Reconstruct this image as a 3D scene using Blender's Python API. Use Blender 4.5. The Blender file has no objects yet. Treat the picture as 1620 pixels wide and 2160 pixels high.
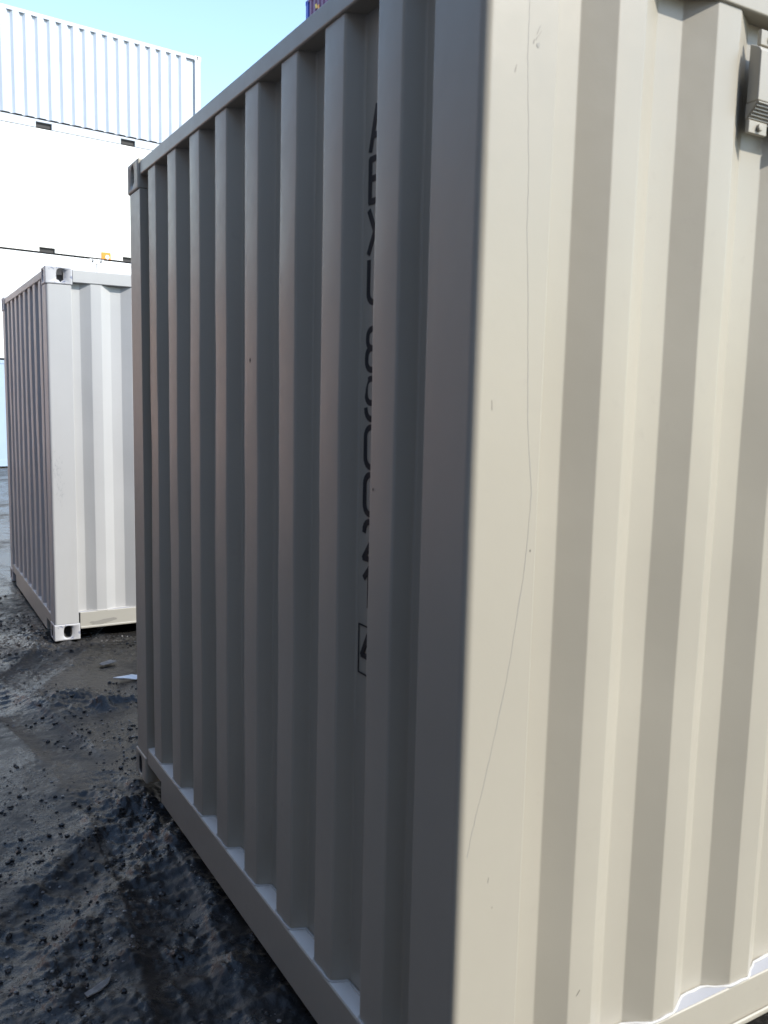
import bpy, math, random
import numpy as np
from mathutils import Vector, Matrix

R = math.radians
SC = bpy.context.scene
COL = SC.collection
rng = random.Random(7)

# ------------------------------------------------------------------ camera
cam_d = bpy.data.cameras.new('camera')
cam = bpy.data.objects.new('camera', cam_d)
COL.objects.link(cam)
cam_d.sensor_fit = 'HORIZONTAL'
cam_d.sensor_width = 36.0
cam_d.lens = 1832.47 / 1620.0 * 36.0
cam_d.clip_start = 0.02
cam_d.clip_end = 6000
cam_d.dof.use_dof = True
cam_d.dof.focus_distance = 4.5
cam_d.dof.aperture_fstop = 9.0


def aim(loc, yaw, pitch, roll):
    f = Vector((math.sin(yaw) * math.cos(pitch), math.cos(yaw) * math.cos(pitch), math.sin(pitch)))
    r = Vector((math.cos(yaw), -math.sin(yaw), 0))
    u = r.cross(f)
    c, s = math.cos(roll), math.sin(roll)
    r2, u2 = c * r + s * u, -s * r + c * u
    m = Matrix((r2, u2, -f)).transposed().to_4x4()
    m.translation = loc
    cam.matrix_world = m


aim(Vector((-0.9517, -1.3039, 1.6616)), R(30.4731), R(-7.2297), R(1.2409))
SC.camera = cam

# ------------------------------------------------------------------ light
SUN_EL, SUN_AZ = 42.0, 145.0          # azimuth clockwise from +Y: the sun stands behind the camera to the right
world = bpy.data.worlds.new('World')
SC.world = world
world.use_nodes = True
wn = world.node_tree.nodes
wl = world.node_tree.links
wn.clear()
wo = wn.new('ShaderNodeOutputWorld')
bg = wn.new('ShaderNodeBackground')
sky = wn.new('ShaderNodeTexSky')
sky.sky_type = 'NISHITA'
sky.sun_disc = False
sky.sun_elevation = R(SUN_EL)
sky.sun_rotation = R(SUN_AZ)
sky.air_density = 1.5
sky.dust_density = 0.6
sky.ozone_density = 3.0
bg.inputs['Strength'].default_value = 0.15
wl.new(sky.outputs[0], bg.inputs[0])
wl.new(bg.outputs[0], wo.inputs[0])

sun_d = bpy.data.lights.new('sun', 'SUN')
sun_d.energy = 2.6
sun_d.angle = R(0.5)
sun_d.color = (1.0, 0.95, 0.87)
sun = bpy.data.objects.new('sun', sun_d)
COL.objects.link(sun)
sdir = Vector((math.sin(R(SUN_AZ)) * math.cos(R(SUN_EL)), math.cos(R(SUN_AZ)) * math.cos(R(SUN_EL)), math.sin(R(SUN_EL))))
sun.rotation_euler = sdir.to_track_quat('Z', 'Y').to_euler()
sun.location = (8, -14, 16)

SC.view_settings.view_transform = 'Standard'
SC.view_settings.look = 'None'
SC.view_settings.exposure = 1.2
SC.view_settings.gamma = 1.0
SC.view_settings.use_curve_mapping = False
SC.render.engine = 'CYCLES'


# ------------------------------------------------------------------ materials
class NT:
    def __init__(self, name):
        self.m = bpy.data.materials.new(name)
        self.m.use_nodes = True
        self.t = self.m.node_tree
        self.b = self.t.nodes['Principled BSDF']
        self.out = self.t.nodes['Material Output']

    def n(self, kind, **kw):
        o = self.t.nodes.new(kind)
        for k, v in kw.items():
            if k.startswith('i_'):
                key = k[2:]
                o.inputs[int(key) if key.isdigit() else key].default_value = v
            else:
                setattr(o, k, v)
        return o

    def l(self, a, b):
        self.t.links.new(a, b)

    def coords(self, scale=(1, 1, 1)):
        tc = self.n('ShaderNodeTexCoord')
        mp = self.n('ShaderNodeMapping')
        mp.inputs['Scale'].default_value = scale
        self.l(tc.outputs['Object'], mp.inputs[0])
        return mp.outputs[0]

    def noise(self, vec, scale, detail=4, rough=.55, dist=0.0):
        o = self.n('ShaderNodeTexNoise')
        o.inputs['Scale'].default_value = scale
        o.inputs['Detail'].default_value = detail
        o.inputs['Roughness'].default_value = rough
        o.inputs['Distortion'].default_value = dist
        self.l(vec, o.inputs['Vector'])
        return o.outputs[0]

    def ramp(self, fac, stops):
        o = self.n('ShaderNodeValToRGB')
        e = o.color_ramp.elements
        while len(e) < len(stops):
            e.new(0.5)
        for k, (p, c) in enumerate(stops):
            e[k].position = p
            e[k].color = c if len(c) == 4 else (*c, 1)
        self.l(fac, o.inputs[0])
        return o.outputs[0]

    def rng(self, fac, a, b, c, d):
        o = self.n('ShaderNodeMapRange')
        o.inputs[1].default_value = a
        o.inputs[2].default_value = b
        o.inputs[3].default_value = c
        o.inputs[4].default_value = d
        self.l(fac, o.inputs[0])
        return o.outputs[0]

    def mix(self, fac, a, b, blend='MIX'):
        o = self.n('ShaderNodeMix', data_type='RGBA', blend_type=blend)
        for sock, v in ((o.inputs[0], fac), (o.inputs[6], a), (o.inputs[7], b)):
            if isinstance(v, (int, float)):
                sock.default_value = v
            elif isinstance(v, tuple):
                sock.default_value = v if len(v) == 4 else (*v, 1)
            else:
                self.l(v, sock)
        return o.outputs[2]

    def math(self, op, a, b=None):
        o = self.n('ShaderNodeMath', operation=op)
        for s, v in ((o.inputs[0], a), (o.inputs[1], b)):
            if v is None:
                continue
            if isinstance(v, (int, float)):
                s.default_value = v
            else:
                self.l(v, s)
        return o.outputs[0]

    def bump(self, h, strength, dist):
        o = self.n('ShaderNodeBump')
        o.inputs['Strength'].default_value = strength
        o.inputs['Distance'].default_value = dist
        self.l(h, o.inputs['Height'])
        self.l(o.outputs[0], self.b.inputs['Normal'])


def col4(c, k=1.0):
    return (c[0] * k, c[1] * k, c[2] * k, 1)


def paint(name, base, rough=0.38, dirt=0.25, dirt_col=(0.20, 0.18, 0.15), chips=0.0, chip_col=(0.10, 0.11, 0.14), spec=0.5):
    t = NT(name)
    v = t.coords()
    vs = t.coords((6, 6, 0.35))             # rain streaks run down
    big = t.noise(v, 1.3, 4)
    streak = t.noise(vs, 2.2, 5, .6)
    fine = t.noise(v, 28, 4, .6)
    c = t.mix(t.rng(big, .35, .7, 0, 1), col4(base, 0.955), col4(base, 1.03))
    c = t.mix(t.math('MULTIPLY', t.rng(streak, .52, .78, 0, 1), dirt * .55), c, col4(dirt_col, 1.6))
    d2 = t.math('MULTIPLY', t.rng(fine, .60, .78, 0, 1), t.rng(big, .5, .7, 0, dirt * .9))
    c = t.mix(d2, c, col4(dirt_col))
    if chips > 0:
        ch = t.noise(v, 26, 6, .68, .6)
        ch2 = t.noise(v, 7, 2)
        k = t.math('MULTIPLY', t.rng(ch, .60, .63, 0, 1), t.rng(ch2, .42, .55, 0, chips))
        c = t.mix(k, c, col4(chip_col))
    t.l(c, t.b.inputs['Base Color'])
    rr = t.math('ADD', t.rng(big, .3, .7, rough - .05, rough + .06), t.rng(fine, .4, .7, -.02, .04))
    t.l(rr, t.b.inputs['Roughness'])
    t.b.inputs['Specular IOR Level'].default_value = spec
    peel = t.noise(v, 260, 2)
    h = t.math('ADD', t.math('MULTIPLY', peel, .00015), t.math('MULTIPLY', t.noise(v, 9, 3), .0012))
    t.bump(h, 0.6, 1.0)
    return t.m


CREAM = (0.345, 0.317, 0.258)
M_cream = paint('cream paint', CREAM, 0.36, 0.30)
M_cream_worn = paint('worn cream paint', CREAM, 0.42, 0.3, chips=.5, chip_col=(.16, .15, .14))
M_weld = paint('painted weld bead', (0.42, 0.41, 0.385), 0.45, 0.1)
M_ledge_glow = paint('ledge sky glow white', (0.68, 0.66, 0.62), 0.5, 0.4)  # sky brightness of the shaded end's ledge, put into the colour
M_ledge_glow_side = paint('ledge sky glow grey', (0.33, 0.335, 0.36), 0.5, 0.35)  # same ledge brightness for the sunlit side, painted greyer where sun adds to it
M_pale_rail = paint('pale cream rail paint', (0.385, 0.37, 0.325), 0.38, 0.3)
M_pale = paint('pale grey white paint', (0.425, 0.425, 0.418), 0.38, 0.18)
M_pale_worn = paint('worn pale cream paint', (0.42, 0.42, 0.43), 0.42, 0.2, chips=1.0, chip_col=(.16, .18, .26))
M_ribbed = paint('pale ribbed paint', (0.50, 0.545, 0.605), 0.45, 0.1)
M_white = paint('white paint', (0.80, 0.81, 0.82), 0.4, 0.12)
M_warm_white = paint('warm white paint', (0.84, 0.83, 0.78), 0.4, 0.1)
M_pale_blue = paint('pale blue paint', (0.33, 0.42, 0.53), 0.42, 0.15)
M_navy = paint('navy paint', (0.05, 0.06, 0.10), 0.45, 0.3)
M_slate = paint('slate blue of added sky blocker', (0.155, 0.158, 0.19), 0.45, 0.3)
M_purple = paint('purple paint', (0.17, 0.06, 0.15), 0.42, 0.15)
M_blue = paint('bright blue paint', (0.04, 0.07, 0.42), 0.42, 0.1)
M_orange = paint('orange paint', (0.75, 0.26, 0.02), 0.45, 0.1)
M_yellow = paint('yellow paint', (0.80, 0.50, 0.04), 0.45, 0.1)
M_terra = paint('terracotta of added bounce containers', (0.46, 0.29, 0.225), 0.5, 0.3)
M_red = paint('rust red paint', (0.24, 0.06, 0.04), 0.45, 0.3)

t = NT('black marking paint')
t.b.inputs['Base Color'].default_value = (0.012, 0.012, 0.014, 1)
t.b.inputs['Roughness'].default_value = .5
M_black = t.m
t = NT('dark steel and hollow shade')  # steel parts, and shade painted into holes, slot and vent
t.b.inputs['Base Color'].default_value = (0.03, 0.028, 0.027, 1)
t.b.inputs['Roughness'].default_value = .7
M_dark = t.m
t = NT('scratch grey')
t.b.inputs['Base Color'].default_value = (0.27, 0.26, 0.23, 1)
t.b.inputs['Roughness'].default_value = .6
M_scratch = t.m
t = NT('galvanised steel')
t.b.inputs['Base Color'].default_value = (0.45, 0.45, 0.44, 1)
t.b.inputs['Metallic'].default_value = .7
t.b.inputs['Roughness'].default_value = .45
M_zinc = t.m
t = NT('plywood floor')
t.b.inputs['Base Color'].default_value = (0.16, 0.09, 0.05, 1)
M_ply = t.m


# ------------------------------------------------------------------ mesh helpers
class MB:
    """collects shapes; build() links them as one mesh object"""

    def __init__(self):
        self.v = []
        self.f = []

    def add(self, vs, fs):
        o = len(self.v)
        self.v += [tuple(p) for p in vs]
        self.f += [tuple(i + o for i in f) for f in fs]

    def box(self, a, b):
        x0, y0, z0 = a
        x1, y1, z1 = b
        x0, x1 = min(x0, x1), max(x0, x1)
        y0, y1 = min(y0, y1), max(y0, y1)
        z0, z1 = min(z0, z1), max(z0, z1)
        self.add([(x0, y0, z0), (x1, y0, z0), (x1, y1, z0), (x0, y1, z0), (x0, y0, z1), (x1, y0, z1), (x1, y1, z1), (x0, y1, z1)],
                 [(3, 2, 1, 0), (4, 5, 6, 7), (0, 1, 5, 4), (1, 2, 6, 5), (2, 3, 7, 6), (3, 0, 4, 7)])

    def prism(self, poly, mapf, h0, h1):
        """poly: counter-clockwise 2D outline, mapf(u, v, h) -> 3D"""
        n = len(poly)
        vs = [mapf(u, v, h0) for u, v in poly] + [mapf(u, v, h1) for u, v in poly]
        fs = [tuple(range(n - 1, -1, -1)), tuple(range(n, 2 * n))]
        fs += [(i, (i + 1) % n, n + (i + 1) % n, n + i) for i in range(n)]
        self.add(vs, fs)

    def tube(self, pts, r, n=8, cap=True):
        pts = [Vector(p) for p in pts]
        rings = []
        for i, p in enumerate(pts):
            d = (pts[min(i + 1, len(pts) - 1)] - pts[max(i - 1, 0)]).normalized()
            a = d.orthogonal().normalized() if abs(d.z) > .95 else Vector((0, 0, 1)).cross(d).normalized()
            b = d.cross(a)
            rr = r[i] if isinstance(r, (list, tuple)) else r
            rings.append([p + rr * (math.cos(k * 2 * math.pi / n) * a + math.sin(k * 2 * math.pi / n) * b) for k in range(n)])
        vs = [q for g in rings for q in g]
        fs = []
        for i in range(len(pts) - 1):
            for k in range(n):
                k2 = (k + 1) % n
                fs.append((i * n + k, i * n + k2, (i + 1) * n + k2, (i + 1) * n + k))
        if cap:
            fs.append(tuple(range(n - 1, -1, -1)))
            fs.append(tuple((len(pts) - 1) * n + k for k in range(n)))
        self.add(vs, fs)

    def grid(self, P):
        """P: rows of points"""
        r, c = len(P), len(P[0])
        self.add([q for row in P for q in row],
                 [(i * c + j, i * c + j + 1, (i + 1) * c + j + 1, (i + 1) * c + j) for i in range(r - 1) for j in range(c - 1)])

    def mesh(self, name, mat, smooth=False, fix=True):
        me = bpy.data.meshes.new(name)
        me.from_pydata(self.v, [], self.f)
        me.update()
        if fix:
            import bmesh
            bm = bmesh.new()
            bm.from_mesh(me)
            bmesh.ops.recalc_face_normals(bm, faces=bm.faces)
            bm.to_mesh(me)
            bm.free()
        for m in (mat if isinstance(mat, (list, tuple)) else [mat]):
            me.materials.append(m)
        if smooth:
            me.shade_smooth()
        return me

    def build(self, name, mat, parent=None, smooth=False, bevel=0.0, seg=2, fix=True):
        me = self.mesh(name, mat, smooth, fix)
        return link(name, me, parent, bevel, seg)


def link(name, me, parent=None, bevel=0.0, seg=2):
    o = bpy.data.objects.new(name, me)
    COL.objects.link(o)
    if parent:
        o.parent = parent
    if bevel:
        m = o.modifiers.new('bevel', 'BEVEL')
        m.width = bevel
        m.segments = seg
        m.limit_method = 'ANGLE'
        m.angle_limit = R(35)
        m.harden_normals = False
        me.shade_smooth()
        w = o.modifiers.new('normals', 'WEIGHTED_NORMAL')
        w.keep_sharp = True
    return o


def thing(name, label, cat, loc=(0, 0, 0), rz=0.0, group=None):
    o = bpy.data.objects.new(name, None)
    o.empty_display_size = .3
    COL.objects.link(o)
    o.location = loc
    o.rotation_euler = (0, 0, rz)
    o['label'] = label
    o['category'] = cat
    if group:
        o['group'] = group
    return o


def tag(o, label, cat, group=None):
    o['label'] = label
    o['category'] = cat
    if group:
        o['group'] = group
    return o


def fillet(pts, r, n=4):
    """round the inner corners of a 2D polyline"""
    out = [pts[0]]
    for a, b, c in zip(pts, pts[1:], pts[2:]):
        A, B, C_ = Vector(a), Vector(b), Vector(c)
        d1, d2 = (A - B), (C_ - B)
        l1, l2 = d1.length, d2.length
        d1.normalize()
        d2.normalize()
        ang = d1.angle(d2)
        if ang > 3.1:
            out.append(b)
            continue
        tt = min(r / math.tan(ang / 2), l1 * .45, l2 * .45)
        p, q = B + d1 * tt, B + d2 * tt
        for k in range(n + 1):
            s = k / n
            out.append(tuple((1 - s) ** 2 * p + 2 * s * (1 - s) * B + s * s * q))
    out.append(pts[-1])
    return out


# ------------------------------------------------------------------ containers
WID = 2.438
CL, CH, CW = 0.178, 0.118, 0.162      # corner casting: along the side, tall, across the end


def casting_mesh(name, mat, top):
    """casting whose outer corner is the local origin, body in +x +y, z 0..CH; holes on -x, -y and the outer flat face"""
    b = MB()

    dark = []

    def ring_face(o, U, V, N, hu, hv, hole, depth=.05):
        # frame of four pieces round a margin, the margin narrowing to the hole, the hole's wall and its floor, shade painted dark
        n = len(hole)
        mg = .009
        cu, cv = hu / 2, hv / 2
        rect = []
        for (u, v) in hole:
            du, dv = u - cu, v - cv
            q = min((cu - mg) / abs(du) if abs(du) > 1e-6 else 1e9, (cv - mg) / abs(dv) if abs(dv) > 1e-6 else 1e9)
            rect.append([cu + du * q, cv + dv * q])
        idx = []
        for (ku, kv) in ((mg, mg), (hu - mg, mg), (hu - mg, hv - mg), (mg, hv - mg)):
            i = min(range(n), key=lambda k: (rect[k][0] - ku) ** 2 + (rect[k][1] - kv) ** 2)
            rect[i] = [ku, kv]
            idx.append(i)
        P = lambda u, v, d=0: Vector(o) + U * u + V * v - N * d
        outer = [(0, 0), (hu, 0), (hu, hv), (0, hv)]
        vs = [P(*q) for q in rect] + [P(*q) for q in hole] + [P(*q, depth) for q in hole] + [P(*q) for q in outer]
        fs = []
        for i in range(n):
            j = (i + 1) % n
            fs.append((i, j, n + j, n + i))
            fs.append((n + i, n + j, 2 * n + j, 2 * n + i))
        fs.append(tuple(2 * n + i for i in range(n)))
        dark.append(len(b.f) + len(fs) - 1)
        if not top:
            dark.extend(len(b.f) + k for k in range(1, 2 * n, 2))  # hole walls coloured dark as well, painting in the shade
        for k in range(4):
            k2 = (k + 1) % 4
            run = [idx[k]]
            while run[-1] != idx[k2]:
                run.append((run[-1] + 1) % n)
            fs.append((3 * n + k, 3 * n + k2) + tuple(reversed(run)))
        b.add(vs, fs)

    def stadium(cu, cv, hw, hh, n=32, p=3.2):
        pts = []
        for k in range(n):
            a = 2 * math.pi * (k + .5) / n
            c, s = math.cos(a), math.sin(a)
            pts.append((cu + hw * math.copysign(abs(c) ** (2 / p), c), cv + hh * math.copysign(abs(s) ** (2 / p), s)))
        return pts

    def shield(cu, cv, hw, hh):
        pts = [(-.45, -.72), (0, -1), (.45, -.72), (.95, -.62), (1, -.2), (1, .35), (.85, .7), (.45, .92), (0, 1), (-.45, .92), (-.85, .7), (-1, .35), (-1, -.2), (-.95, -.62)]
        return [(cu + hw * u, cv + hh * v) for u, v in pts]

    X, Y, Z = Vector((1, 0, 0)), Vector((0, 1, 0)), Vector((0, 0, 1))
    if top:
        side, end = shield(CL * .56, CH * .5, .027, .046), shield(CW * .52, CH * .48, .025, .042)
    else:
        side, end = stadium(CL * .52, CH * .54, .029, .042, p=2.6), stadium(CW * .5, CH * .52, .024, .038, p=2.6)
    ring_face((0, 0, 0), X, Z, -Y, CL, CH, side)
    ring_face((0, 0, 0), Y, Z, -X, CW, CH, end)
    if top:
        ring_face((0, 0, CH), X, Y, Z, CL, CW, stadium(CL * .5, CW * .5, .062, .032))
        b.add([(0, 0, 0), (CL, 0, 0), (CL, CW, 0), (0, CW, 0)], [(0, 1, 2, 3)])
    else:
        ring_face((0, 0, 0), X, Y, -Z, CL, CW, stadium(CL * .5, CW * .5, .062, .032))
        b.add([(0, 0, CH), (CL, 0, CH), (CL, CW, CH), (0, CW, CH)], [(0, 1, 2, 3)])
    b.add([(CL, 0, 0), (CL, CW, 0), (CL, CW, CH), (CL, 0, CH)], [(0, 1, 2, 3)])
    b.add([(0, CW, 0), (CL, CW, 0), (CL, CW, CH), (0, CW, CH)], [(0, 1, 2, 3)])
    import bmesh
    me = b.mesh(name, [mat, M_dark], False, False)
    for i in dark:
        me.polygons[i].material_index = 1
    bm = bmesh.new()
    bm.from_mesh(me)
    bmesh.ops.remove_doubles(bm, verts=bm.verts, dist=1e-5)
    bmesh.ops.recalc_face_normals(bm, faces=bm.faces)
    bm.to_mesh(me)
    bm.free()
    att = me.attributes.new('bevel_weight_edge', 'FLOAT', 'EDGE')
    ext = ((0, CL), (0, CW), (0, CH))
    for e in me.edges:
        A_, B_ = me.vertices[e.vertices[0]].co, me.vertices[e.vertices[1]].co
        on = sum(1 for ax in range(3) if any(abs(A_[ax] - x) < 1e-5 and abs(B_[ax] - x) < 1e-5 for x in ext[ax]))
        att.data[e.index].value = 1.0 if on >= 2 else 0.0
    return me


_cast_cache = {}


def castings(parent, L, H, mat, key, bevel):
    proud = .005
    for top in (False, True):
        k = (key, top)
        if k not in _cast_cache:
            me = casting_mesh('corner_casting', mat, top)
            ms = []
            for (sx, sy) in ((1, 1), (-1, 1), (-1, -1), (1, -1)):
                m2 = me.copy()
                m2.transform(Matrix.Diagonal((sx, sy, 1, 1)))
                if sx * sy < 0:
                    m2.flip_normals()
                ms.append(m2)
            _cast_cache[k] = ms
        ms = _cast_cache[k]
        z = H - CH + .006 if top else 0.0
        for me, (x, y) in zip(ms, ((-proud, -proud), (L + proud, -proud), (L + proud, WID + proud), (-proud, WID + proud))):
            o = link('corner_casting', me, parent, bevel, 3)
            o.modifiers['bevel'].limit_method = 'WEIGHT'
            o.location = (x, y, z)


def wave_profile(u0, u1, start, pitch, outer, slope, d_out, d_in):
    """corrugation polyline from u0 to u1 (u along the wall, v = depth behind the wall plane); start = where the first rise begins"""
    inner = pitch - outer - 2 * slope
    pts = [(u0, d_in)]
    u = start
    while u + 2 * slope + outer < u1 - .01:
        pts += [(u, d_in), (u + slope, d_out), (u + slope + outer, d_out), (u + 2 * slope + outer, d_in)]
        u += pitch
    pts.append((u1, d_in))
    return pts


def wave_wall(prof, z0, z1, mapf, rows, warp, seed):
    r = np.random.default_rng(seed)
    a = r.uniform(0, 6.28, 12)
    P = []
    for i in range(rows + 1):
        z = z0 + (z1 - z0) * i / rows
        row = []
        for (u, v) in prof:
            w = 0
            if warp:
                s = max(0.0, math.sin(math.pi * i / rows)) ** .6
                w = warp * s * (math.sin(1.7 * z + 2.1 * u + a[0]) + .6 * math.sin(3.9 * z - 5.3 * u + a[1]) + .45 * math.sin(8.2 * z + 11 * u + a[2]) + .3 * math.sin(15 * z + 23 * u + a[3]))
            row.append(mapf(u + w * .5, v + w, z))
        P.append(row)
    return P


def container(name, label, loc, rz, L, H, paint_m, worn_m, side_start=.25, group=None, near=False, smooth_side=False,
              steep=False, pockets=False, post_m=None, slot=False, rail_m=None, rail_z=.04):
    t = thing(name, label, 'shipping container', loc, rz, group)
    post_m = post_m or paint_m
    rail_m = rail_m or paint_m
    key = (worn_m.name,)
    PW = .165                                     # how far a corner post reaches round each face
    zr_e, zr_s = .162, .194                       # tops of the end sill and of the side sills
    zt_e, zt_s = H - .060, H - .092               # undersides of the top rails
    zt = H - .006
    castings(t, L, H, worn_m, key, .008 if near else .006)
    # corner posts: a folded plate with a rounded outer edge
    rad = .018
    arc = [(rad - rad * math.cos(a), rad - rad * math.sin(a)) for a in [k * math.pi / 2 / 7 for k in range(8)]]
    L_sec = [(0, PW), (0, rad + .003)] + arc + [(rad + .003, 0), (PW, 0), (PW, .05), (.05, .05), (.05, PW)]
    for (sx, sy) in ((1, 1), (-1, 1), (-1, -1), (1, -1)):
        b = MB()
        ox, oy = (0 if sx > 0 else L), (0 if sy > 0 else WID)
        b.prism(L_sec, lambda u, v, h: (ox + sx * u, oy + sy * v, h), CH, H - CH + .006)
        o = b.build('corner_post', post_m, t, bevel=.0035 if near else .004, seg=2)
    # side walls
    for k, (y, s) in enumerate(((0, 1), (WID, -1))):
        b = MB()
        vis = k == 0
        if smooth_side:
            prof = [(PW - .004, .012), (L - PW + .004, .012)]
        elif steep:
            prof = fillet(wave_profile(PW - .004, L - PW + .004, side_start, .2765, .130, .055, .006, .066), .006, 2)
        else:
            prof = fillet(wave_profile(PW - .004, L - PW + .004, side_start, .278, .070, .068, .009, .045), .014, 4 if vis and near else 2)
        zb = zr_s + (.042 if slot else -.004)
        b.grid(wave_wall(prof, zb, zt_s + .004, lambda u, v, z: (u, y + s * v, z), 26 if near and vis else 8, .0021 if not smooth_side else .0, 3 + k))
        b.build('side_wall', paint_m, t, smooth=True)
        if near and vis:
            w = MB()
            r = random.Random(4)
            pr = []
            for (u, v) in prof:
                if not pr or (Vector((u, v)) - Vector(pr[-1])).length > .012:
                    pr.append((u, v))
            pts, rr = [], []
            for (p, q) in zip(pr, pr[1:]):
                n = max(1, int((Vector(q) - Vector(p)).length / .018))
                for i in range(n):
                    f = i / n
                    pts.append((p[0] + (q[0] - p[0]) * f, p[1] + (q[1] - p[1]) * f - .003 + r.uniform(-.0012, .0012), zr_s + .002 + r.uniform(-.001, .0015)))
                    rr.append(.0042 + r.uniform(-.0009, .0012))
            w.tube(pts, rr, 7)
            w.build('weld_bead', M_weld, t, smooth=True)
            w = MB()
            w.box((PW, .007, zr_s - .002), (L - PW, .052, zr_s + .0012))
            w.build('ledge_glow_strip', M_ledge_glow_side, t)  # strip on the sill top with sky brightness painted in
        if slot:
            b = MB()
            b.box((PW, y + s * .075, zr_s - .02), (L - PW, y + s * .085, zb + .05))
            b.build('slot_shade_strip', M_dark, t)  # dark strip that paints the shade line above the rail
        if smooth_side:
            for j in range(1, 6):
                b = MB()
                u = L * j / 6
                b.box((u - .022, y + s * .0095, zr_s + .02), (u + .022, y + s * .014, zt_s - .02))
                b.build('panel_joint', paint_m, t, bevel=.0012, seg=1)
    # end wall (x = 0) and doors (x = L)
    b = MB()
    prof = fillet(wave_profile(PW - .004, WID - PW + .004, .276, .256, .104, .019, .010, .056), .0095, 5 if near else 2)
    b.grid(wave_wall(prof, zr_e - .004, zt_e + .004, lambda u, v, z: (v, u, z), 26 if near else 8, .0020, 9))
    b.build('end_wall', paint_m, t, smooth=True)
    if near:
        w = MB()
        r = random.Random(5)
        pts, rr, last = [], [], None
        for (p, q) in zip(prof, prof[1:]):
            n = max(1, int((Vector(q) - Vector(p)).length / .016))
            for i in range(n):
                f = i / n
                pt = (p[1] + (q[1] - p[1]) * f - .003 + r.uniform(-.001, .001), p[0] + (q[0] - p[0]) * f, zr_e + .0015)
                if last is None or (Vector(pt) - last).length > .007:
                    pts.append(pt)
                    rr.append(.004 + r.uniform(-.0008, .001))
                    last = Vector(pt)
        w.tube(pts, rr, 7)
        w.build('weld_bead', M_weld, t, smooth=True)
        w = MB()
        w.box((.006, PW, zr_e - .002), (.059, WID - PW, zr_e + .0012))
        w.build('ledge_glow_strip', M_ledge_glow, t)  # pale strip on the end sill, sky brightness in its colour
    for (y0, y1) in ((PW, WID / 2 - .01), (WID / 2 + .01, WID - PW)):
        b = MB()
        b.box((L - .05, y0, .16), (L - .012, y1, H - .13))
        d = b.build('door', paint_m, t, bevel=.004, seg=1)
        for f in (.3, .7):
            q = MB()
            yy = y0 + (y1 - y0) * f
            q.tube([(L + .012, yy, .10), (L + .012, yy, H - .08)], .017, 10)
            for zz in (.3, 1.05, 1.8, 2.3):
                q.box((L - .011, yy - .035, zz - .03), (L + .012, yy + .035, zz + .03))
            q.build('lock_rod', M_zinc, d)
    # rails
    for (y, s) in ((0, 1), (WID, -1)):
        b = MB()
        b.box((CL - .004, y + s * .003, zt_s), (L - CL + .004, y + s * .062, zt))
        b.build('top_rail', paint_m, t, bevel=.006, seg=3)
        b = MB()
        px = [(L / 2 - 1.03, .37), (L / 2 + 1.03, .37)] if pockets else []
        cuts = sorted([(c - w / 2, c + w / 2) for c, w in px])
        xs = [CL - .004] + [q for c in cuts for q in c] + [L - CL + .004]
        for i in range(0, len(xs), 2):
            b.box((xs[i], y + s * .003, .075 if near else rail_z), (xs[i + 1], y + s * .062, zr_s))
            b.box((xs[i], y - s * .006, .075 if near else rail_z), (xs[i + 1], y + s * .0028, .092 if near else rail_z + .012))
        for (c0, c1) in cuts:
            b.box((c0, y + s * .0032, .145), (c1, y + s * .062, zr_s))
        b.build('bottom_rail', rail_m, t, bevel=.005, seg=2)
        for (c0, c1) in cuts:
            b = MB()
            b.box((c0 - .004, y + s * .055, .035), (c1 + .004, y + s * .9, .147))
            b.build('fork_pocket', M_dark, t)
    b = MB()
    b.box((.003, CW - .004, zt_e), (.062, WID - CW + .004, zt))
    b.build('top_end_rail', paint_m, t, bevel=.006, seg=3)
    b = MB()
    nl = .20
    b.prism([(CW - .003, zr_e), (CW - .003, .092), (CW + nl, .092), (CW + nl, .006), (WID - CW - nl, .006), (WID - CW - nl, .092), (WID - CW + .003, .092), (WID - CW + .003, zr_e)],
            lambda u, v, h: (h, u, v), .002, .064)
    b.build('end_sill', rail_m, t, bevel=.004, seg=2)
    b = MB()
    b.box((L - .06, CW - .004, H - .13), (L - .003, WID - CW + .004, zt))
    b.build('door_header', paint_m, t, bevel=.004, seg=1)
    b = MB()
    b.box((L - .06, CW - .004, .02), (L - .003, WID - CW + .004, .157))
    b.build('door_sill', paint_m, t, bevel=.004, seg=1)
    b = MB()
    b.box((.05, .05, H - .03), (L - .05, WID - .05, H - .012))
    b.build('roof', paint_m, t)
    b = MB()
    b.box((.07, .07, .13), (L - .07, WID - .07, .158))
    b.build('floor', M_ply, t)
    b = MB()
    for i in range(int((L - .5) / .3)):
        x = .3 + i * .3
        b.box((x, .066, .045), (x + .045, WID - .066, .128))
    b.build('cross_member', M_dark, t)
    return t


# glyphs drawn as strokes in a 0..0.62 x 0..1 box
def arc_pts(cx, cy, rx, ry, a0, a1, n=8):
    return [(cx + rx * math.cos(R(a0 + (a1 - a0) * k / n)), cy + ry * math.sin(R(a0 + (a1 - a0) * k / n))) for k in range(n + 1)]


def rrect(x0, y0, x1, y1, r):
    return arc_pts(x1 - r, y1 - r, r, r, 0, 90, 5) + arc_pts(x0 + r, y1 - r, r, r, 90, 180, 5) + arc_pts(x0 + r, y0 + r, r, r, 180, 270, 5) + arc_pts(x1 - r, y0 + r, r, r, 270, 360, 5) + [(x1, y1 - r)]


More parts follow.
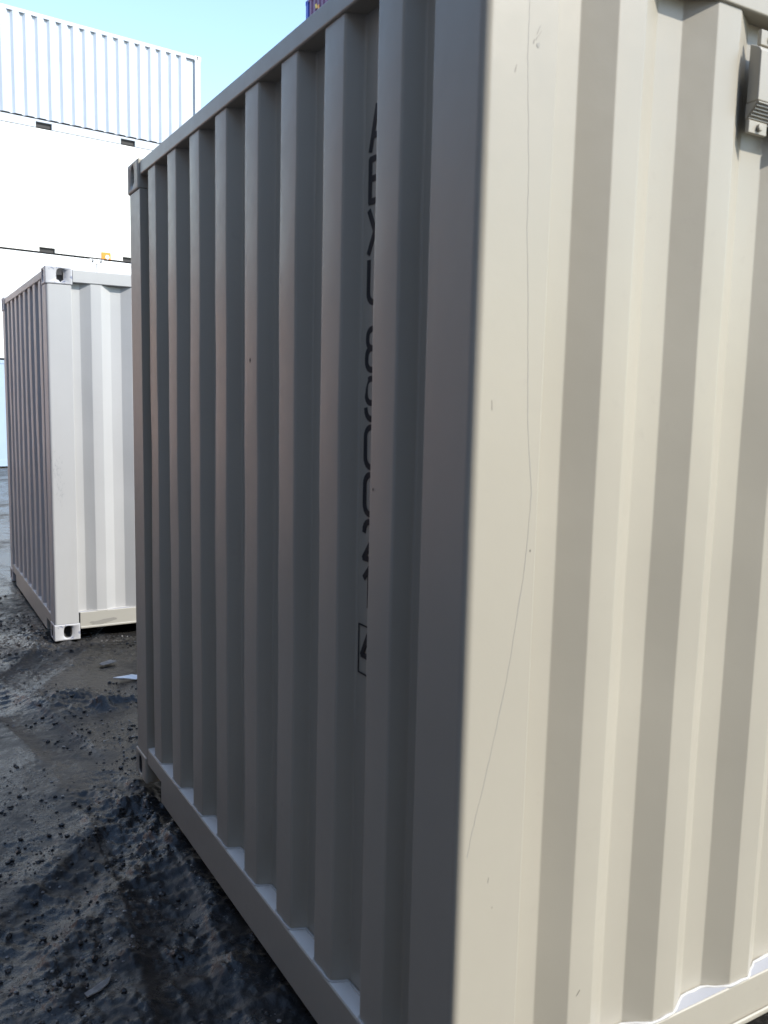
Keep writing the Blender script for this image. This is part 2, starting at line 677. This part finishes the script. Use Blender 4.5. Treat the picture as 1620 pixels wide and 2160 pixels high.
GLYPH = {
    'A': [[(.04, 0), (.31, 1), (.58, 0)], [(.13, .33), (.49, .33)]],
    'B': [[(.05, 0), (.05, 1)], [(.05, 1)] + arc_pts(.36, .77, .2, .23, 90, -90) + [(.05, .54)], [(.36, .54)] + arc_pts(.36, .27, .22, .27, 90, -90) + [(.05, 0)]],
    'X': [[(.04, 0), (.58, 1)], [(.04, 1), (.58, 0)]],
    'U': [[(.06, 1), (.06, .25)] + arc_pts(.31, .25, .25, .25, 180, 360, 10) + [(.56, .25), (.56, 1)]],
    '8': [rrect(.08, .53, .54, 1, .2), rrect(.05, 0, .57, .53, .22)],
    '9': [rrect(.06, .40, .56, 1, .22), [(.56, .7), (.56, .24)] + arc_pts(.31, .24, .25, .24, 0, -180, 10)],
    '0': [rrect(.06, 0, .56, 1, .25)],
    '2': [[(.07, .74)] + arc_pts(.31, .74, .24, .26, 180, 0, 10) + [(.55, .66), (.07, .04), (.58, .04)]],
    '1': [[(.12, .74), (.36, 1), (.36, 0)]],
    '4': [[(.44, 0), (.44, 1), (.06, .27), (.60, .27)]],
}


def stroke_obj(strokes, place, half, parent, name, mat, thick=.0005):
    """flat painted strokes with round joins, a paint film 'thick' metres proud"""
    b = MB()
    k_seg = 0
    for s in strokes:
        for (p, q) in zip(s, s[1:]):
            k_seg += 1
            p, q = Vector(p), Vector(q)
            d = q - p
            if d.length < 1e-6:
                continue
            d.normalize()
            n = Vector((-d.y, d.x)) * half
            e = d * half * .55
            quad = [p - e - n, q + e - n, q + e + n, p - e + n]
            b.prism([tuple(k) for k in quad], place, -.0004, thick + k_seg * .000012)
    return b.build(name, mat, parent, fix=True)


# ------------------------------------------------------------------ ground
def lattice(seed, n=256):
    return np.random.default_rng(seed).random((n, n))


def vnoise(x, y, lat):
    n = lat.shape[0]
    xi, yi = np.floor(x).astype(int), np.floor(y).astype(int)
    fx, fy = x - xi, y - yi
    fx, fy = fx * fx * fx * (fx * (fx * 6 - 15) + 10), fy * fy * fy * (fy * (fy * 6 - 15) + 10)
    a, b = lat[xi % n, yi % n], lat[(xi + 1) % n, yi % n]
    c, d = lat[xi % n, (yi + 1) % n], lat[(xi + 1) % n, (yi + 1) % n]
    return (a * (1 - fx) + b * fx) * (1 - fy) + (c * (1 - fx) + d * fx) * fy - .5


LATS = [lattice(20 + k) for k in range(6)]


def fbm(x, y, f0, octs, gain=.5, k0=0):
    s, a, f = 0, 1, f0
    for k in range(octs):
        s = s + a * vnoise(x * f + 31.7 * k + 1000, y * f - 17.3 * k + 1000, LATS[(k + k0) % 6])
        a *= gain
        f *= 2.03
    return s


def base_z(y):
    s = np.clip(y / 5.0, 0, 1)
    return -.028 - .055 * s * s * (3 - 2 * s) - .05 * np.clip((y - 6) / 14, 0, 1)


def ground_z(x, y):
    x = np.asarray(x, float)
    y = np.asarray(y, float)
    z = base_z(y)
    rough = np.clip(.5 + 1.6 * fbm(x, y, .55, 3, k0=2), 0.12, 1.2)
    z = z + .020 * fbm(x, y, .8, 3)
    z = z + rough * (.016 * fbm(x, y, 3.2, 3, .55, 1))
    cl = fbm(x, y, 11, 4, .62, 3)
    z = z + rough * .010 * np.maximum(fbm(x, y, 27, 3, .7, 5) - .05, 0) + rough * .020 * np.maximum(cl - .12, 0) + rough * .004 * cl
    z = z + .003 * fbm(x, y, 42, 2, .6, 4)
    # tyre tracks: shallow grooves on wide arcs
    for (cx, cy, rad, w, dep) in ((6.5, -4.6, 9.35, .13, .028), (6.5, -4.6, 9.72, .13, .024), (-7.5, 2.0, 7.35, .12, .030), (-8.0, 9.0, 9.1, .16, .026)):
        d = np.abs(np.hypot(x - cx, y - cy) - rad)
        lug = .5 + .5 * np.sin(np.arctan2(y - cy, x - cx) * rad * 2 * math.pi / .075)
        z = z - dep * .7 * np.clip(1 - (d / w) ** 2, 0, 1) ** .7 + .22 * dep * np.exp(-((d - w * 1.25) / .05) ** 2) + .006 * lug * np.clip(.5 + 2.5 * fbm(x, y, 1.7, 2, .5, 2), 0, 1) * (d < w * .85)
    # mud shoved up beside the near container's far corner, and other heaps
    for (mx, my, sx, sy, h) in ((-.20, 2.30, .17, .28, .045), (-.07, 2.02, .12, .25, .025), (-.05, 3.75, .16, .16, .05), (.18, 3.55, .30, .08, .05), (.16, 4.93, .30, .09, .04), (.0, 5.2, .08, .25, .035), (-.30, 2.85, .22, .1, .03)):
        g = np.exp(-((x - mx) / sx) ** 2 - ((y - my) / sy) ** 2)
        z = z + h * g * (.75 + .9 * np.clip(fbm(x, y, 12, 5, .6, 2), -.5, .6))
    # pressed flat, wet strips
    for (mx, my, sx, sy) in ((.02, 2.72, .20, .10), (.10, 3.95, .14, .10), (.12, 3.4, .22, .05), (-.45, 2.3, .28, .25), (-.28, 2.75, .30, .26), (-.55, 3.1, .2, .3)):
        g = np.exp(-(((x - mx) / sx) ** 2 + ((y - my) / sy) ** 2) ** 2)
        z = z * (1 - .75 * g) + (base_z(y) + .0 - .004) * .75 * g
    # nothing rises into the containers' undersides
    inside = (x > .02) & (y > .02) & (y < 2.42) & (x < 6.1)
    z = np.where(inside, np.minimum(z, -.02), z)
    return z


def axis(fine0, fine1, step, lo, hi, grow=1.16):
    a = list(np.arange(fine0, fine1 + 1e-9, step))
    s = step
    while a[-1] < hi:
        s *= grow
        a.append(a[-1] + s)
    s = step
    while a[0] > lo:
        s *= grow
        a.insert(0, a[0] - s)
    return np.array(a)


def build_ground():
    xs = axis(-1.3, 0.8, .0075, -2500, 2500, 1.13)
    ys = axis(0.4, 6.6, .0095, -2500, 2500, 1.12)
    X, Y = np.meshgrid(xs, ys)
    far = np.clip((np.hypot(X, Y) - 45) / 60, 0, 1)
    Z = ground_z(X, Y) * (1 - far) + far * -.16
    nx, ny = len(xs), len(ys)
    V = np.stack([X, Y, Z], -1).reshape(-1, 3)
    i = np.arange(nx * ny).reshape(ny, nx)
    F = np.stack([i[:-1, :-1], i[:-1, 1:], i[1:, 1:], i[1:, :-1]], -1).reshape(-1, 4)
    me = bpy.data.meshes.new('ground')
    me.vertices.add(len(V))
    me.vertices.foreach_set('co', V.ravel())
    me.loops.add(F.size)
    me.loops.foreach_set('vertex_index', F.ravel())
    me.polygons.add(len(F))
    me.polygons.foreach_set('loop_start', np.arange(0, F.size, 4))
    me.polygons.foreach_set('loop_total', np.full(len(F), 4))
    me.polygons.foreach_set('use_smooth', np.ones(len(F), bool))
    me.update()
    me.validate()
    t = NT('wet black mud')
    v = t.coords()
    big = t.noise(v, .9, 5, .6)
    mid = t.noise(v, 7, 5, .62)
    fine = t.noise(v, 55, 5, .65)
    gr = t.noise(v, 170, 2, .6)
    c = t.mix(t.rng(big, .35, .65, 0, 1), (.0115, .011, .011), (.027, .026, .025))
    c = t.mix(t.rng(fine, .55, .75, 0, .7), c, (.075, .072, .07))
    c = t.mix(t.math('MULTIPLY', t.rng(gr, .66, .74, 0, 1), t.rng(mid, .4, .6, .1, .8)), c, (.20, .19, .18))
    t.l(c, t.b.inputs['Base Color'])
    wet = t.rng(t.math('ADD', t.math('MULTIPLY', big, .6), t.math('MULTIPLY', mid, .4)), .40, .53, 0, 1)
    rr = t.math('ADD', t.rng(wet, 0, 1, .52, .17), t.rng(fine, .3, .7, -.06, .08))
    t.l(rr, t.b.inputs['Roughness'])
    t.b.inputs['Specular IOR Level'].default_value = .33
    h = t.math('ADD', t.math('MULTIPLY', fine, .010), t.math('MULTIPLY', gr, .0025))
    t.bump(h, .36, 1.0)
    me.materials.append(t.m)
    o = bpy.data.objects.new('ground', me)
    COL.objects.link(o)
    o['kind'] = 'structure'
    o['label'] = 'black wet churned mud with tyre tracks'
    return o, t.m


ground, M_mud = build_ground()

# ------------------------------------------------------------------ the near container
near = container('shipping_container', 'cream container nearest the camera, black code letters on its shaded end and sunlit ribbed side', (0, 0, 0), 0, 6.058, 2.591,
                 M_cream, M_cream_worn, side_start=.255, near=True)
# the vertical code: letters in the second recess of the end wall
code = [('A', 2.224), ('B', 2.111), ('X', 1.997), ('U', 1.885), ('8', 1.731), ('9', 1.617), ('0', 1.504), ('0', 1.392), ('2', 1.280), ('1', 1.168), ('4', 1.018)]
HT = .101
for ch, zb in code:
    stroke_obj(GLYPH[ch], lambda u, v, h, zb=zb: (.0552 - h, .511 - .004 - u * HT, zb + .004 + v * (HT - .008)), .0076 / HT, near, 'character', M_black)
fr = [[(0, 0), (1, 0), (1, 1), (0, 1), (0, 0)]]
stroke_obj([[(.0, .0), (.085, .0), (.085, .121), (0, .121), (0, 0)]], lambda u, v, h: (.0552 - h, .517 - u, 1.0 + v), .0018, near, 'number_frame', M_black)

# ventilator by the side wall's top corner
def ventilator(parent, x0, L):
    w = .205
    b = MB()
    yb, yf = .006, -.024
    prof = [(yb, 2.436), (yf + .006, 2.424), (yf, 2.414), (yf, 2.314)]          # body seen from the side, then the grille slopes back
    poly = prof + [(yb, 2.314)]
    b.prism(poly, lambda u, v, h: (h, u, v), x0, x0 + w)
    v = b.build('ventilator', M_cream, parent, bevel=.003, seg=2)
    g = MB()
    # cheeks at both ends of the grille
    for (a, c) in ((x0 + .0005, x0 + .004), (x0 + w - .004, x0 + w - .0005)):
        g.prism([(yf + .0015, 2.3135), (yb, 2.3135), (yb, 2.281)], lambda u, q, h: (h, u, q), a, c)
    nb, nr = 40, 6
    P = lambda s: (yf + .001 + (yb - .003 - yf) * s, 2.312 - .032 * s)
    for k in range(nb + 1):
        x = x0 + .005 + (w - .010) * k / nb
        (ya, za), (yc, zc) = P(0), P(1)
        g.prism([(ya, za), (yc, zc), (yc + .002, zc + .002), (ya + .002, za + .002)], lambda u, q, h: (h, u, q), x - .0013, x + .0013)
    for k in range(nr + 1):
        y, z = P(k / nr)
        g.box((x0 + .004, y - .0006, z - .0013), (x0 + w - .004, y + .0016, z + .0013))
    g.build('grille', M_cream, v)
    d = MB()
    d.prism([(yf + .009, 2.3138), (yb, 2.3138), (yb, 2.2905)], lambda u, q, h: (h, u, q), x0 + .005, x0 + w - .005)
    d.build('vent_shade_wedge', M_dark, v)  # solid dark wedge standing in for shade behind the grille
    for (xa, z0, z1) in ((x0 + .002, 2.254, 2.2805), (x0 + w - .062, 2.254, 2.2805), (x0 + .022, 2.4365, 2.468), (x0 + w - .060, 2.4365, 2.468)):
        f = MB()
        f.box((xa, -.004, z0), (xa + .060, .006, z1))
        fl = f.build('fixing_tab', M_cream, v, bevel=.0018, seg=2)
        s = MB()
        cx, cz = xa + .032, (z0 + z1) / 2
        s.prism([(cx + .0085 * math.cos(k * math.pi / 3), cz + .0085 * math.sin(k * math.pi / 3)) for k in range(6)], lambda u, q, h: (u, h, q), -.011, -.0035)
        s.build('bolt', M_cream_worn, fl, bevel=.0015, seg=1)


ventilator(near, .700, 6.058)
ventilator(near, 6.058 - .9, 6.058)

# scratch wandering down the sunlit face of the corner post
sc = [(.095, 2.379), (.0955, 2.283), (.102, 2.187), (.108, 2.08), (.110, 1.987), (.119, 1.86), (.125, 1.745), (.131, 1.62), (.147, 1.492), (.142, 1.389), (.135, 1.32), (.125, 1.258), (.114, 1.18), (.102, 1.108), (.080, 1.01), (.059, .92), (.040, .85), (.029, .80), (.0225, .765)]
fine_sc = []
for a, b_ in zip(sc, sc[1:]):
    for k in range(6):
        f = k / 6
        fine_sc.append((a[0] + (b_[0] - a[0]) * f + rng.uniform(-.0007, .0007), a[1] + (b_[1] - a[1]) * f))
m = MB()
for i, ((xa, za), (xb, zb)) in enumerate(zip(fine_sc, fine_sc[1:])):
    hw = .00035 + .0004 * abs(math.sin(i * .37)) * (.5 + rng.random())
    m.prism([(xa - hw, za), (xa + hw, za), (xb + hw, zb), (xb - hw, zb)], lambda u, v, h: (u, h, v), -.0003, .0002)
m.build('scratch', M_scratch, near)


def chip(place, r, seed, mat=M_dark):
    q = random.Random(seed)
    pts = [(r * q.uniform(.6, 1.1) * math.cos(a), r * q.uniform(.7, 1.5) * math.sin(a)) for a in [k * math.pi / 5 for k in range(10)]]
    b = MB()
    b.prism(pts, place, 0, .0006)
    b.build('paint_chip', mat, near)


chip(lambda u, v, h: (.0085 - h, .378 - u * .7, 1.466 + v), .003, 1)
chip(lambda u, v, h: (.0085 - h, 1.118 - u, 1.774 + v), .0055, 2)
chip(lambda u, v, h: (.170 + u * .5 - .02, -h, 1.378 + v), .002, 3)
chip(lambda u, v, h: (.118 + u, -h, 2.307 + v), .004, 5, M_scratch)

def scuff(cx, cz, w, h, n, seed, mat, depth_at, owner=None):
    q = random.Random(seed)
    b = MB()
    for _ in range(n):
        x, z = cx + q.gauss(0, w), cz + q.gauss(0, h)
        a = q.gauss(1.35, .25)
        ln = q.uniform(.004, .022)
        dx, dz, hw = math.cos(a) * ln, math.sin(a) * ln, q.uniform(.0003, .0011)
        y = depth_at(x)
        b.prism([(x - hw, z), (x + hw, z), (x + dx + hw * .4, z + dz), (x + dx - hw * .4, z + dz)], lambda u, v, k: (u, k, v), y - .0005, y + .0006)
    b.build('scuff', mat, owner or near)['kind'] = 'stuff'


PROF = fillet(wave_profile(.161, 5.897, .255, .278, .070, .068, .009, .045), .014, 4)


def wall_depth(x):
    for (p, q) in zip(PROF, PROF[1:]):
        if p[0] <= x <= q[0]:
            return p[1] + (q[1] - p[1]) * (x - p[0]) / max(1e-6, q[0] - p[0])
    return .009


t = NT('rubbed paint')
t.b.inputs['Base Color'].default_value = (.235, .22, .19, 1)
t.b.inputs['Roughness'].default_value = .6
scuff(.905, 1.05, .012, .085, 60, 3, t.m, wall_depth)
scuff(.112, 2.31, .006, .010, 4, 4, t.m, lambda x: 0)
scuff(.075, 1.45, .03, .45, 4, 6, t.m, lambda x: 0)
scuff(.33, 1.2, .02, .5, 5, 7, t.m, wall_depth)

# ------------------------------------------------------------------ the second container
mid = container('shipping_container', 'pale cream container standing behind the nearest one, scraped grey corner casting at its top', (.0925, 5.0226, -.075), R(-.51), 6.058, 2.591,
                M_pale, M_pale_worn, side_start=.226, near=True, rail_m=M_pale_rail)

t2 = NT('grey rubbed marks')
t2.b.inputs['Base Color'].default_value = (.20, .21, .24, 1)
t2.b.inputs['Roughness'].default_value = .6
scuff(.045, 1.22, .018, .06, 45, 21, t2.m, lambda x: 0, mid)
scuff(.055, 1.05, .014, .05, 25, 22, t2.m, lambda x: 0, mid)
scuff(.010, .72, .003, .07, 16, 23, t2.m, lambda x: .003, mid)
q = random.Random(9)
b = MB()
pts = [(.10 * math.cos(a) * q.uniform(.75, 1.15) + .02 * math.sin(2 * a), .020 * math.sin(a) * q.uniform(.6, 1.3) + .010 * math.cos(a)) for a in [k * math.pi / 12 for k in range(24)]]
b.prism(pts, lambda u, v, h: (.34 + u, h, .112 + v), .0022, .0034)
t2 = NT('bare grey primer')
t2.b.inputs['Base Color'].default_value = (.25, .24, .215, 1)
t2.b.inputs['Roughness'].default_value = .7
b.build('primer_patch', t2.m, mid)

# ------------------------------------------------------------------ the tall stack behind
A = R(6.62)
ca, sa = math.cos(A), math.sin(A)
XS, YS, ZS = 6.9666, 22.1026, -.129


def stack_at(s, z):
    return (XS - s * ca, YS - s * sa, ZS + z)


G = 'white containers of the tall stack'
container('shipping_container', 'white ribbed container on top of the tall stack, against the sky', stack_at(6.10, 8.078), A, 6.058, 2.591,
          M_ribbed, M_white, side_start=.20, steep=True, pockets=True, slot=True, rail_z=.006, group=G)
top_c = bpy.context.scene.objects
lv3 = container('shipping_container', 'smooth white container just under the topmost ribbed one, orange plate on its bottom rail', stack_at(6.10, 5.182), A, 6.058, 2.896,
                M_warm_white, M_warm_white, smooth_side=True, pockets=True, group=G)
container('shipping_container', 'smooth white container in the second layer of the stack, left of the joint', stack_at(2.905 + 6.058, 2.591), A, 6.058, 2.591,
          M_white, M_white, smooth_side=True, group=G)
container('shipping_container', 'smooth white container in the second layer of the stack, right of the joint', stack_at(2.885, 2.591), A, 6.058, 2.591,
          M_white, M_white, smooth_side=True, group=G)
container('shipping_container', 'pale blue container at the foot of the tall stack, at the left edge', stack_at(2.905 + 6.058, 0), A, 6.058, 2.591,
          M_pale_blue, M_white, smooth_side=True, group=G)
container('shipping_container', 'pale blue container at the foot of the stack, hidden behind the second container', stack_at(2.885, 0), A, 6.058, 2.591,
          M_pale_blue, M_white, smooth_side=True, group=G)
for z_, hh, lab in ((8.078, 2.591, 'white ribbed container beyond the left edge, on top of the stack'), (5.182, 2.896, 'smooth white container beyond the left edge, under the topmost one')):
    container('shipping_container', lab, stack_at(12.20, z_), A, 6.058, hh, M_ribbed if hh < 2.7 else M_warm_white, M_white, side_start=.20, steep=hh < 2.7, smooth_side=hh > 2.7, group=G)
for z_, lab in ((0, 'unseen faded terracotta container at the foot of the tall stack, added for its pinkish reflection'), (2.591, 'unseen faded terracotta container in the second layer of the tall stack, added for its pinkish reflection')):
    container('shipping_container', lab, stack_at(15.06, z_), A, 6.058, 2.591, M_terra, M_terra, side_start=.25, group='unseen terracotta containers added for warm bounce')  # out of view, added for the pinkish reflection on the second container's end
# orange plate with a white disc on the bottom rail, lashing rings under the top rail
b = MB()
xl = 6.10 - 2.66
b.box((xl - .12, -.012, .03), (xl + .12, .0025, .20))
pl = b.build('orange_plate', M_orange, lv3, bevel=.004, seg=1)
b = MB()
b.prism([(xl + .03 + .05 * math.cos(k * math.pi / 8), .085 + .055 * math.sin(k * math.pi / 8)) for k in range(16)], lambda u, v, h: (u, h, v), -.016, -.0115)
b.build('disc', M_white, pl)

# ------------------------------------------------------------------ the far stack whose top shows above the near container
px, py = 10.45, 20.75
for k, (lab, pm, po, hh) in enumerate((('navy container at the foot of the far stack behind the nearest container', M_navy, M_navy, 2.591),
                                       ('rust red container, second layer of the far stack behind the nearest container', M_red, M_red, 2.591),
                                       ('navy container, third layer of the far stack behind the nearest container', M_navy, M_navy, 2.591),
                                       ('rust red container, fourth layer of the far stack behind the nearest container', M_red, M_red, 2.591),
                                       ('purple container with a blue edge, its corner peeping above the nearest container', M_purple, M_blue, 2.896))):
    c = container('shipping_container', lab, (px, py, -.13 + 2.591 * k), 0, 6.058, hh, pm, po, side_start=.25, post_m=po, group='containers of the far stack')
for (y0, z0, y1, z1, m_) in ((1.66, 2.47, 1.76, 2.60, M_yellow), (1.50, 2.36, 1.60, 2.52, M_orange)):
    b = MB()
    b.prism([(y0, z0), (y1, z0), (y1 + .05, z1), (y0 + .05, z1)], lambda u, v, h: (h, u, v), .0085, -.003)
    b.build('printed_mark', m_, c)

# ------------------------------------------------------------------ unseen containers added to block sky and bounce light
for k, lab in enumerate(('unseen navy container added left of the camera to block sky', 'unseen slate blue container added on the navy one to block sky and give bluish reflection')):
    container('shipping_container', lab, (-2.7, -8.4, -.03 + 2.591 * k), R(90), 12.19, 2.591, (M_navy, M_slate)[k], (M_navy, M_slate)[k], side_start=.25, group='added sky blockers left of the camera')  # added to keep sky light off the near container's end
for k, lab in enumerate(('unseen faded terracotta container left of the second container, added for its warm bounce', 'unseen faded terracotta container in the second layer, added for its warm bounce')):
    container('shipping_container', lab, (-3.7, 4.1, -.08 + 2.591 * k), R(90), 6.058, 2.591, M_terra, M_terra, side_start=.25, group='unseen terracotta containers added for warm bounce')  # out of view, added to bounce warm light onto the second container
for k, lab in enumerate(('unseen rust red container on the mud behind the camera, added to block sky', 'unseen rust red container in the second layer, added to block sky',
                         'unseen rust red container on top, added to block sky')):
    container('shipping_container', lab, (2.3, -8.9, -.03 + 2.591 * k), R(180), 6.058, 2.591, M_red, M_red, side_start=.25, group='added sky blockers behind the camera')  # added to shut off the low sky behind the camera

# ------------------------------------------------------------------ litter on the mud
def scrap(name, label, cat, x, y, outline, rz, mat, lift=.012, curl=.02):
    n = len(outline)
    pts = []
    for (u, v) in outline:
        c, s = math.cos(rz), math.sin(rz)
        gx, gy = x + u * c - v * s, y + u * s + v * c
        pts.append((gx, gy, float(ground_z(gx, gy)) + lift + curl * abs(math.sin(u * 23 + v * 31))))
    m_ = MB()
    cx = sum(p[0] for p in pts) / n
    cy = sum(p[1] for p in pts) / n
    cz = sum(p[2] for p in pts) / n
    vs = pts + [(cx, cy, cz + curl * .6)] + [(p[0], p[1], p[2] - .004) for p in pts] + [(cx, cy, cz - .004)]
    fs = []
    for i in range(n):
        j = (i + 1) % n
        fs += [(i, j, n), (n + 1 + j, n + 1 + i, 2 * n + 1), (i, n + 1 + i, n + 1 + j, j)]
    m_.add(vs, fs)
    return tag(m_.build(name, mat, None), label, cat)


t = NT('white plastic film')
t.b.inputs['Base Color'].default_value = (.8, .8, .8, 1)
t.b.inputs['Roughness'].default_value = .4
M_film = t.m
t = NT('weathered wood')
v = t.coords((1, 1, 1))
t.l(t.mix(t.rng(t.noise(v, 40, 4), .3, .7, 0, 1), (.13, .12, .11), (.26, .24, .22)), t.b.inputs['Base Color'])
t.b.inputs['Roughness'].default_value = .8
M_wood = t.m
scrap('plastic_scrap', 'torn white plastic scrap lying on the mud beside the far corner of the nearest container', 'litter', .334, 3.944,
      [(-.085, .03), (-.06, .0), (-.01, -.012), (.04, -.03), (.07, -.01), (.075, .045), (.03, .02), (-.03, .025)], .1, M_film)
scrap('wood_scrap', 'flat grey splinter of wood lying on the dark mud at the bottom of the photo', 'litter', -.469, 1.085,
      [(-.042, -.012), (.0, -.016), (.03, -.008), (.055, .006), (.03, .010), (-.01, .013), (-.038, .006)], .42, M_wood, .006, .004)
scrap('cardboard_scrap', 'pale muddy rag of cardboard lying nearer the second container', 'litter', .30, 4.34,
      [(-.06, -.03), (.0, -.04), (.06, -.02), (.05, .03), (-.02, .035), (-.055, .02)], .5, M_wood, .01, .012)

# crumbs of mud and gravel too many to count
def crumbs(name, n, seed, mat, label, lo, hi):
    r = np.random.default_rng(seed)
    ico_v = [(0, 0, 1), (.894, 0, .447), (.276, .851, .447), (-.724, .526, .447), (-.724, -.526, .447), (.276, -.851, .447), (.724, .526, -.447), (-.276, .851, -.447), (-.894, 0, -.447), (-.276, -.851, -.447), (.724, -.526, -.447), (0, 0, -1)]
    ico_f = [(0, 1, 2), (0, 2, 3), (0, 3, 4), (0, 4, 5), (0, 5, 1), (1, 6, 2), (2, 7, 3), (3, 8, 4), (4, 9, 5), (5, 10, 1), (2, 6, 7), (3, 7, 8), (4, 8, 9), (5, 9, 10), (1, 10, 6), (11, 7, 6), (11, 8, 7), (11, 9, 8), (11, 10, 9), (11, 6, 10)]
    IV = np.array(ico_v)
    x = r.uniform(-1.2, .85, n * 3)
    y = .6 + 7.5 * r.random(n * 3) ** 1.3
    clump = fbm(x, y, 1.6, 3, .6, 3)
    keep = (clump > r.uniform(-.25, .32, n * 3)) & ~((x > -.01) & (y < 2.45)) & ~((x > .08) & (y > 5.0))
    x, y = x[keep][:n], y[keep][:n]
    z = ground_z(x, y)
    s = lo * (hi / lo) ** (r.random(len(x)) ** 4.2)
    V = IV[None] * (1 + r.uniform(-.28, .28, (len(x), 12, 1))) * s[:, None, None] * np.array([1.15, 1, .7])
    a = r.uniform(0, 6.28, len(x))
    c_, s_ = np.cos(a)[:, None], np.sin(a)[:, None]
    VX = V[..., 0] * c_ - V[..., 1] * s_ + x[:, None]
    VY = V[..., 0] * s_ + V[..., 1] * c_ + y[:, None]
    VZ = V[..., 2] + (z + s * .25)[:, None]
    VV = np.stack([VX, VY, VZ], -1).reshape(-1, 3)
    F = (np.array(ico_f)[None] + (np.arange(len(x)) * 12)[:, None, None]).reshape(-1, 3)
    me = bpy.data.meshes.new(name)
    me.from_pydata(VV.tolist(), [], F.tolist())
    me.update()
    me.materials.append(mat)
    o = bpy.data.objects.new(name, me)
    COL.objects.link(o)
    o['kind'] = 'stuff'
    o['label'] = label
    return o


crumbs('mud_crumbs', 8000, 3, M_mud, 'crumbs and clods of black mud scattered over the ground', .0016, .0125)
t = NT('wet grey gravel')
v = t.coords()
t.l(t.mix(t.rng(t.noise(v, 30, 3), .3, .7, 0, 1), (.06, .06, .06), (.24, .23, .22)), t.b.inputs['Base Color'])
t.b.inputs['Roughness'].default_value = .35
crumbs('gravel', 3000, 8, t.m, 'small wet grey gravel pressed into the mud', .002, .008)
